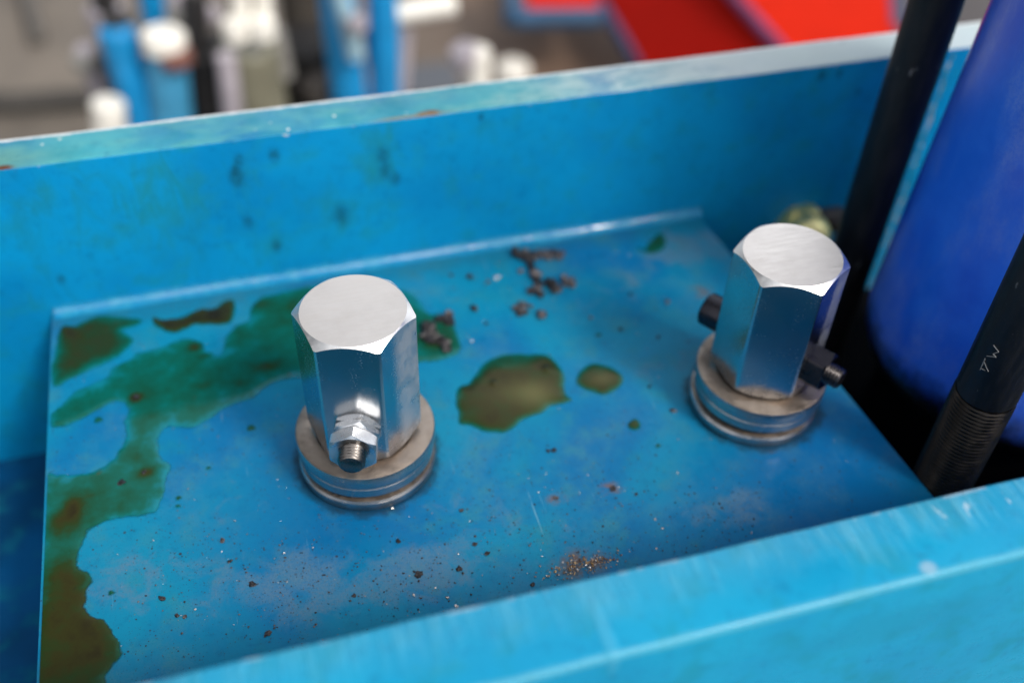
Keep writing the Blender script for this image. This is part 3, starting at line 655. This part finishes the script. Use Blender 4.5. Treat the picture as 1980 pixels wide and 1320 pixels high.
for (px, py, rr, lab) in drops:
    ang = random.random()*3
    pts = [(px+rr*(1+0.25*math.sin(3*q+ang))*math.cos(q), py+rr*0.7*(1+0.25*math.cos(2*q+ang))*math.sin(q)) for q in [k*math.pi/5 for k in range(10)]]
    puddle('oil_drop', lab, 'oil drop', pts, 0.5, 1.2, h=0.0004, res=0.0004, wob=0.0003)

# ------------------------------------------------------------------ crumbs of scale and grit
def crumbm(name, c1, c2, met=0.2, rough=0.45):
    b = NB(name); n = b.noise(500, 4, 0.7)
    b.set(Base_Color=b.mix(b.rng(n, 0.4, 0.62), c1, c2), Roughness=rough, Metallic=met, Normal=b.bump(n, 0.6, 0.0006)); return b.m
M_CR = [crumbm('dark_scale', (0.008, 0.008, 0.009, 1), (0.040, 0.034, 0.036, 1)), crumbm('grey_scale', (0.025, 0.023, 0.026, 1), (0.15, 0.13, 0.13, 1)), crumbm('pale_scale', (0.4, 0.38, 0.36, 1), (0.75, 0.72, 0.7, 1), 0.6, 0.25)]
def crumb(bm, c, r, seed, flat=0.75, idx=0):
    g = bmesh.ops.create_icosphere(bm, subdivisions=2, radius=1.0); st0 = random.random()
    a = random.random()*6.28; st = 0.6+0.9*random.random()
    for v in g['verts']:
        n = v.co.normalized(); k = 1+0.75*mnoise.noise(n*1.5+Vector((seed*3.1, seed, 0)))+0.45*mnoise.noise(n*3.2+Vector((seed, 0, 5)))
        p = n*k*r; p = Vector((p.x*st, p.y, p.z*flat)); p.rotate(Matrix.Rotation(a, 3, 'Z')); v.co = Vector(c)+p
    for f_ in {f_ for v in g['verts'] for f_ in v.link_faces}: f_.material_index = idx
groups = {
 'far': ('dark grey crumb of scale in the loose heap by the seam', 'crumbs in the heap by the seam',
   [(498,200,30,0),(520,215,26,0),(545,225,26,0),(560,205,22,1),(580,240,24,0),(600,215,22,0),(620,235,24,1),(640,205,20,1),(660,225,26,1),(685,220,28,1),(720,200,20,0),(745,222,26,1),(760,205,18,1),(590,270,22,0),(600,295,20,0),(535,305,14,1),
    (615,325,26,1),(625,355,22,0),(640,385,22,0),(625,405,20,1),(640,440,26,0),(590,415,18,0),(690,370,26,0),(715,385,30,0),(735,400,26,1),(720,415,24,0),(775,345,22,1),(800,370,28,1),(825,385,20,1),(785,365,20,0)]),
 'mid': ('brown grey crumb in the little clump just below the long dark heap', 'crumbs in the small heap below the seam heap',
   [(510,515,20,1),(545,500,22,1),(560,490,16,1),(550,530,22,1),(530,540,16,0),(590,500,14,1),(650,550,22,1)]),
 'oil': ('wet black crumb lying in oil right behind the left pin', 'wet crumbs in the oil behind the left pin',
   [(135,550,22,1),(110,580,28,0),(140,595,26,0),(155,575,18,0),(75,575,18,0),(20,630,34,0),(45,650,26,0),(15,665,26,0),(40,695,26,0),(95,700,28,0),(125,715,26,1),(120,745,20,0),(140,740,18,0),(70,680,22,0)]),
}
ci = 0
for key, (lab, grp, L) in groups.items():
    for (zx, zy, s, mi) in L:
        px, py = 820+zx/2.87, 420+zy/2.87; p = on_z(px, py); r = s/2.87*0.5*0.56/2014*2.1
        bm = bmesh.new(); crumb(bm, (p.x, p.y, r*0.6), r, ci, 0.8, mi); ci += 1
        o = obj('metal_crumb', bm, M_CR, None, 12); tag(o, lab, 'crumb', grp)
single = [(150,325,18,0,'dark crumb near the seam right above the left pin top'),(255,335,28,0,'dark lump between the single crumb and the bright chip near the seam'),(355,362,22,1,'pale grey crumb touching the bright white chip'),(404,337,18,2,'bright white metal chip glinting near the seam'),(275,508,30,0,'flat dark brown crumb alone between left pin top and the heap'),
 (925,560,18,1,'small brown crumb halfway between heap and right bolt head'),(1145,430,16,0,'small dark crumb right of the heaps towards the far corner'),(1350,472,18,1,'brown crumb nearest the black bolt head'),(1380,1075,18,1,'rusty crumb left of the right washers'),(345,592,16,0,'faint dark crumb above the large olive puddle'),(265,688,11,2,'tiny pale chip above the left end of the large olive puddle'),(1090,622,14,0,'small dark crumb left of a close pair of specks'),(1300,665,12,0,'small dark crumb above the right washers left side'),(720,1295,16,0,'dark crumb below the large olive puddle'),(1250,940,12,0,'little dark crumb right of the small oval puddle')]
for (zx, zy, s, mi, lab) in single:
    px, py = 820+zx/2.87, 420+zy/2.87; p = on_z(px, py); r = s/2.87*0.5*0.56/2014*1.3
    bm = bmesh.new(); crumb(bm, (p.x, p.y, r*0.45), r, ci, 0.6, mi); ci += 1
    o = obj('metal_crumb', bm, M_CR, None, 12); tag(o, lab, 'crumb')
sing2 = [(236,934,12,0,'black crumb lying in the green oil film'),(279,914,8,0,'brown crumb beside the black one in the green film'),(264,768,9,0,'brown crumb in the neck of the oil film'),(313,1157,10,0,'dark curled crumb on the lower floor right of the brown film'),(445,1085,8,0,'brown crumb on the lower floor below the left washers'),(488,1130,9,0,'dark brown crumb left of the big dust patch'),(770,1046,9,0,'dark crumb just below the left washers at right'),(810,1110,11,0,'brown wedge shaped crumb in the dust patch'),(888,1100,9,0,'rusty dark crumb right of the dust patch'),(942,1070,9,0,'dark brown crumb above the rusty dark one'),(892,987,8,0,'brown crumb right below the left washers'),(1075,963,9,1,'rusty crumb on the floor below the olive drop'),(685,1151,7,0,'black chip at the edge of the dust patch'),(518,1225,8,0,'dark sliver low in the dust patch'),(1030,1130,7,0,'small black crumb by the front side'),(800,1150,6,2,'bright chip low in the right dust patch'),(865,1155,6,2,'bright chip beside the front side'),(883,1172,6,2,'bright chip almost touching the front side'),(1060,872,8,0,'dark crumb left of the tiny olive drop'),(918,1052,7,0,'dark crumb halfway between left washers and shavings'),(342,1190,7,0,'brown crumb low on the floor'),(358,1192,6,1,'pale brown crumb beside the low brown one'),(430,1045,7,1,'dark crumb with a pale chip on the lower floor'),(1185,945,10,0,'rust brown flake below the right side of the olive drop'),(1230,955,6,0,'small dark flake right of the rust brown one')]
for (px, py, s, mi, lab) in sing2:
    p = on_z(px, py); r = s*0.26/2014
    bm = bmesh.new(); crumb(bm, (p.x, p.y, r*0.3+(0.0003 if px < 300 else 0)), r, ci, 0.4, mi); ci += 1
    o = obj('metal_crumb', bm, M_CR, None, 12); tag(o, lab, 'crumb')
# fine grit: nobody could count it
bm = bmesh.new()
def flake(bm, p, r, idx):
    vs = []; a0 = random.random()*6.28; k = random.choice((3, 4, 5)); z = 0.00004
    el_ = 0.4+0.6*random.random()
    c = [Vector((r*math.cos(a0+6.283*q/k)*(0.7+0.5*random.random()), r*el_*math.sin(a0+6.283*q/k)*(0.7+0.5*random.random()), 0)) for q in range(k)]
    rot = Matrix.Rotation(random.random()*6.28, 3, 'Z')
    tilt = Matrix.Rotation((random.random()-0.5)*0.9, 3, 'X')
    top = bm.verts.new(Vector(p)+Vector((0, 0, z+r*0.7)))
    base = [bm.verts.new(Vector(p)+rot @ tilt @ q+Vector((0, 0, z+r*0.25))) for q in c]
    for q in range(k):
        f_ = bm.faces.new((base[q], base[(q+1) % k], top)); f_.material_index = idx
cl = [(560,1110,.022,.012,150),(820,1110,.022,.012,150),(640,1170,.03,.01,130),(300,1090,.02,.012,60),(1130,1010,.05,.018,240),(1400,985,.025,.01,130),(1200,940,.03,.014,90),(900,1020,.03,.02,90),(1060,540,.03,.014,110),(900,560,.02,.01,50),(1230,640,.035,.02,70),(380,1090,.02,.01,90),(470,900,.03,.02,50),(780,980,.02,.01,50),(1000,900,.04,.02,70),(1250,1060,.035,.006,110)]
for (px, py, sx, sy, n) in cl:
    c = on_z(px, py)
    for _ in range(n*2):
        x, y = c.x+rng.normal()*sx, c.y+rng.normal()*sy
        if not (XL+.003 < x < .215 and YF+.004 < y < YB-.007): continue
        if any(math.hypot(x-a, y-b) < .0305 for a, b, _q in PINS): continue
        r = 0.00014+0.00055*rng.random()**5
        flake(bm, (x, y, 0.0001), r, rng.choice([0, 0, 0, 0, 0, 0, 1, 1, 1, 2]))
for _ in range(4500):
    x, y = rng.uniform(XL+.003, .21), rng.uniform(YF+.004, YB-.008)
    if any(math.hypot(x-a, y-b) < .0305 for a, b, _q in PINS): continue
    flake(bm, (x, y, 0.0001), 0.00012+0.00025*rng.random()**3, rng.choice([0, 0, 0, 0, 0, 1, 1, 2]))
tag(obj('grit', bm, M_CR, None), 'fine dark and glinting grit scattered over the blue floor plate', 'grit', kind='stuff')
bm = bmesh.new()
MS = [crumbm('orange_swarf', (0.28, 0.15, 0.05, 1), (0.55, 0.38, 0.20, 1), 0.5, 0.3), crumbm('brown_swarf', (0.10, 0.05, 0.03, 1), (0.3, 0.2, 0.14, 1), 0.3, 0.4), M_CR[2]]
c = on_z(1122, 1094)
for _ in range(260):
    u = rng.normal()*.0075; x, y = c.x+u, c.y+rng.normal()*.0020+u*0.02
    r = 0.0003+0.0004*rng.random()
    flake(bm, (x, y, 0.0002+0.0008*rng.random()*math.exp(-(u/.007)**2)), r, rng.choice([0, 0, 1, 1, 2]))
tag(obj('metal_shavings', bm, MS, None), 'little heap of orange and brown shavings close to the front side', 'shavings', kind='stuff')

# ------------------------------------------------------------------ what stands behind, out of focus
GZ = -0.90
b = NB('concrete_floor'); n = b.noise(2.2, 6, 0.6); n2 = b.noise(9, 5, 0.6)
x_, y_, z_ = b.sep()
c = b.mix(b.rng(n, 0.35, 0.65), (0.165, 0.14, 0.115, 1), (0.11, 0.095, 0.08, 1))
c = b.mix(b.math('MULTIPLY', b.rng(b.math('ADD', x_, b.math('MULTIPLY', b.math('SUBTRACT', n, .5), .6)), 0.25, 0.75), 0.9), c, (0.115, 0.065, 0.038, 1))
b.set(Base_Color=b.mix(b.math('MULTIPLY', b.rng(n2, 0.5, 0.7), 0.3), c, (0.08, 0.07, 0.06, 1)), Roughness=0.7)
bm = bmesh.new(); bmesh.ops.create_grid(bm, x_segments=1, y_segments=1, size=30); 
for v in bm.verts: v.co.z = GZ
tag(obj('ground', bm, b.m), kind='structure')
def bar(bm, p, q, r, n=32, r2=None, cap=True):
    p, q = Vector(p), Vector(q); L = (q-p).length; T = axis_matrix(p, q-p); r2 = r if r2 is None else r2
    e = min(r, r2)*0.15
    lathe(bm, [(0, 0), (r-e, 0), (r, e), (r2, L-e), (r2-e, L), (0, L)], n, mat=T); return bm
B_BLUE = plain('distant_blue_paint', (0.005, 0.26, 0.58, 1), 0.35, var=0.2); B_WHITE = plain('distant_white_enamel', (0.80, 0.77, 0.70, 1), 0.4, var=0.05)
B_CHROME = plain('distant_chrome', (0.75, 0.74, 0.72, 1), 0.2, 1.0, 0.05); B_DARK = plain('distant_dark_steel', (0.022, 0.020, 0.02, 1), 0.6); B_GREY = plain('distant_grey_steel', (0.26, 0.25, 0.23, 1), 0.5)
B_OLIVE = plain('distant_olive_grey', (0.22, 0.21, 0.15, 1), 0.4); B_RED = plain('red_enamel', (0.55, 0.014, 0.001, 1), 0.9, var=0.1); B_VIOLET = plain('violet_blue_rim', (0.025, 0.045, 0.13, 1), 0.7); B_LILAC = plain('lilac_grey_paint', (0.42, 0.38, 0.42, 1), 0.5)
def px_r(px_width, p): return px_width/2*(Vector(p)-Vector(CAM)).length/FPX
def upright(name, top, bot, width, Y, mat, parent=None, taper=None, Yb=None):
    a = on_y(*top, Y); q = on_y(*bot, Y if Yb is None else Yb); bm = bmesh.new(); r = px_r(width, a)
    bar(bm, q, a, px_r(taper or width, q), 32, r); return obj(name, bm, mat, parent, 35)
YB1 = 1.15
m = empty('press_frame', (0, YB1, GZ)); tag(m, 'out of focus blue and silver machine with slanting posts behind the channel at left', 'machine')
def part(*a, **k):
    o = upright(*a, **k); o.parent = m; o.location = (0, -YB1, -GZ); return o
part('blue_post', (222, 55), (330, 420), 62, YB1, B_BLUE)
part('upper_post', (283, -60), (300, 48), 44, YB1+.15, B_BLUE)
part('blue_cylinder', (318, 88), (352, 420), 74, YB1-.02, plain('pale_blue_paint', (0.06, 0.32, 0.55, 1), 0.25))
part('white_cap', (314, 62), (320, 98), 78, YB1-.03, B_WHITE)
part('dark_panel', (395, 90), (430, 420), 90, YB1+.06, B_DARK)
part('silver_cylinder', (478, 84), (535, 420), 108, YB1, B_OLIVE)
part('white_strip', (436, 105), (475, 420), 36, YB1-.07, B_LILAC)
part('highlight_knob', (452, 40), (458, 78), 46, YB1-.04, B_WHITE)  # white knobs and rods stand in for a pair of highlights
part('highlight_knob', (505, 36), (508, 74), 50, YB1-.04, B_WHITE)
part('highlight_rod', (462, -60), (466, 40), 34, YB1-.02, B_WHITE)
part('highlight_rod', (508, -60), (509, 36), 32, YB1-.02, B_WHITE)
part('dark_body', (595, 70), (640, 420), 130, YB1+.12, B_DARK)
part('blue_post', (645, -60), (705, 420), 66, YB1, B_BLUE)
part('blue_post', (738, -60), (752, 420), 56, YB1, B_BLUE)
part('highlight_stripe', (652, -30), (690, 112), 34, YB1-.05, plain('highlight_paint', (0.35, 0.55, 0.66, 1), 0.4))  # white highlight of the blue post built as a stripe
part('white_bar', (880, 8), (758, 28), 40, YB1+.02, B_WHITE)
part('lilac_strut', (780, 60), (762, 300), 34, YB1+.05, B_LILAC)
part('short_white_post', (208, 196), (228, 420), 58, YB1-.06, B_WHITE)
part('grey_bracket', (200, 10), (214, 60), 66, YB1+.1, B_LILAC)
part('grey_arm', (165, 90), (215, 230), 40, YB1+.1, B_LILAC)
part('dark_joint', (222, 30), (232, 58), 50, YB1+.02, B_DARK)
part('cross_bar', (395, 28), (310, 40), 50, YB1+.2, B_GREY)
part('dark_cross_bar', (640, 85), (350, 95), 60, YB1+.25, B_DARK)
part('side_plate', (565, -60), (600, 150), 70, YB1+.3, B_GREY)
part('dark_plate', (190, -60), (250, 260), 40, YB1+.09, B_DARK)
part('dark_tube', (255, 70), (300, 420), 26, YB1+.04, B_DARK)
part('dark_tube', (375, -20), (392, 420), 46, YB1+.05, B_DARK)
part('grey_link', (330, -10), (420, 36), 34, YB1+.12, B_LILAC)
part('silver_fitting', (528, 60), (548, 150), 40, YB1+.02, B_GREY)
part('dark_valve', (572, -60), (588, 60), 74, YB1+.2, plain('dark_brown_steel', (0.06, 0.05, 0.04, 1), 0.6))
part('bolt_end', (688, 34), (692, 58), 38, YB1-.08, B_LILAC)
part('bolt_end', (336, 96), (342, 124), 60, YB1-.045, plain('dull_rust_red', (0.20, 0.08, 0.06, 1), 0.6))
part('dark_foot', (715, 60), (722, 130), 24, YB1+.03, B_DARK)
part('round_gauge', (162, 108), (166, 134), 44, YB1+.08, B_GREY)
part('dark_block', (775, -60), (785, 30), 20, YB1+.06, B_DARK)
part('rubble_bracket', (600, 150), (640, 210), 60, YB1+.05, plain('brown_grey_steel', (0.10, 0.085, 0.075, 1), 0.6))
# dark kerb rail on the ground at far left
bm = bmesh.new(); a, q = on_z(-160, 232, GZ), on_z(185, 212, GZ); bar(bm, (a.x, a.y, GZ+.03), (q.x, q.y, GZ+.03), .022)
tag(obj('dark_rail', bm, plain('dull_dark_rail', (0.05, 0.045, 0.04, 1), 0.7)), 'blurred dark rail lying across the grey ground at far left', 'rail')
bm = bmesh.new(); a, q = on_z(40, -60, GZ), on_z(78, 90, GZ); bar(bm, (a.x, a.y, GZ+.02), (q.x, q.y, GZ+.02), .018)
tag(obj('grey_pipe', bm, plain('dull_grey_pipe', (0.11, 0.10, 0.09, 1), 0.7)), 'blurred grey pipe lying on the ground in the top left corner', 'pipe')
# small white things on the ground
p = empty('white_peg', (0, YB1, GZ)); tag(p, 'blurred upright white peg with a round head behind the channel', 'peg')
for nm, top, bot, w, mt in (('shaft', (924, 95), (924, 420), 46, B_WHITE), ('head', (892, 92), (905, 122), 52, B_LILAC)):
    o = upright(nm, top, bot, w, YB1, mt); o.parent = p; o.location = (0, -YB1, -GZ)
bm = bmesh.new(); a = on_z(992, 112, GZ+.05); T = Matrix.Translation((a.x, a.y, GZ+.005))
lathe(bm, [(0, 0), (0.040, 0), (0.040, 0.022), (0.034, 0.028), (0, 0.028)], 40, mat=T)  # white disc stands in for a blurred bright highlight
tag(obj('highlight_disc', bm, B_WHITE, None, 30), 'blurred white round disc standing in for a highlight over the brown ground', 'disc')
bm = bmesh.new(); a = on_z(835, 148, GZ+.05); box(bm, a.x-.10, a.x+.06, a.y-.06, a.y+.06, GZ+.001, GZ+.05, .005)
tag(obj('grey_box', bm, plain('dull_slate', (0.09, 0.10, 0.12, 1), 0.6)), 'blurred dark slate box low behind the channel rim left of the white peg', 'box')
# red bin
def prism(bm, pts, z0, thick):
    top = [bm.verts.new(q) for q in pts]; bot = [bm.verts.new(q-Vector((0, 0, thick))) for q in pts]; n = len(pts)
    bm.faces.new(top); bm.faces.new(bot[::-1])
    for k in range(n): bm.faces.new((top[k], bot[k], bot[(k+1) % n], top[(k+1) % n]))
    return bm
ZT = -0.62
rb = empty('red_bin', (0, 0, 0)); tag(rb, 'large blurred red steel bin with violet blue edges at the top right', 'bin')
def quad(pts): return [on_z(px, py, z) for px, py, z in pts]
bm = prism(bmesh.new(), quad([(1375, -90, ZT), (1512, 100, ZT), (1600, 190, ZT), (1745, 190, ZT), (1722, -90, ZT)]), ZT, .05)
obj('lid', bm, B_RED, rb)
bm = prism(bmesh.new(), quad([(1130, -90, ZT-.16), (1235, 125, ZT-.16), (1290, 190, ZT-.16), (1598, 188, ZT-.004), (1510, 98, ZT-.004), (1373, -90, ZT-.004)]), ZT, .04)
obj('sloping_side', bm, plain('shaded_red_enamel', (0.36, 0.005, 0.001, 1), 0.9, var=0.1), rb)  # darker red holds the shade of the side turned from the light
a, q = on_z(1372, -60, ZT), on_z(1520, 108, ZT); bm = bar(bmesh.new(), a, q, .012); obj('fold', bm, plain('violet_paint', (0.20, 0.05, 0.16, 1), 0.7), rb, 30)
a, q = on_z(1118, -60, ZT-.17), on_z(1240, 135, ZT-.17); bm = bar(bmesh.new(), a, q, .014); obj('rim', bm, B_VIOLET, rb, 30)
a, q = on_z(1722, -60, ZT-.01), on_z(1730, 60, ZT-.01); bm = bar(bmesh.new(), a, q, .014); obj('rim', bm, B_VIOLET, rb, 30)
bm = prism(bmesh.new(), quad([(1012, -90, -.75), (1020, 22, -.75), (1160, 18, -.75), (1140, -90, -.75)]), 0, .015)
r2b = empty('red_crate', (0, 0, 0)); tag(r2b, 'small blurred red crate with a blue lower edge left of the red bin', 'crate')
obj('top_face', bm, B_RED, r2b)
for s, e_ in (((985, -60), (992, 38)), ((992, 36), (1165, 34))):
    a, q = on_z(*s, -.75), on_z(*e_, -.75); bm = bar(bmesh.new(), a, q, .022); obj('edge_trim', bm, plain('blue_edge_trim', (0.01, 0.07, 0.16, 1), 0.5), r2b, 30)
bm = bmesh.new(); a = on_z(1850, -40, -.7); box(bm, a.x-.28, a.x+.3, a.y-.4, a.y+.3, GZ, -.7, .01)
tag(obj('dark_cabinet', bm, plain('dark_warm_grey', (0.06, 0.05, 0.05, 1), 0.6)), 'blurred dark grey cabinet right of the red bin', 'cabinet')
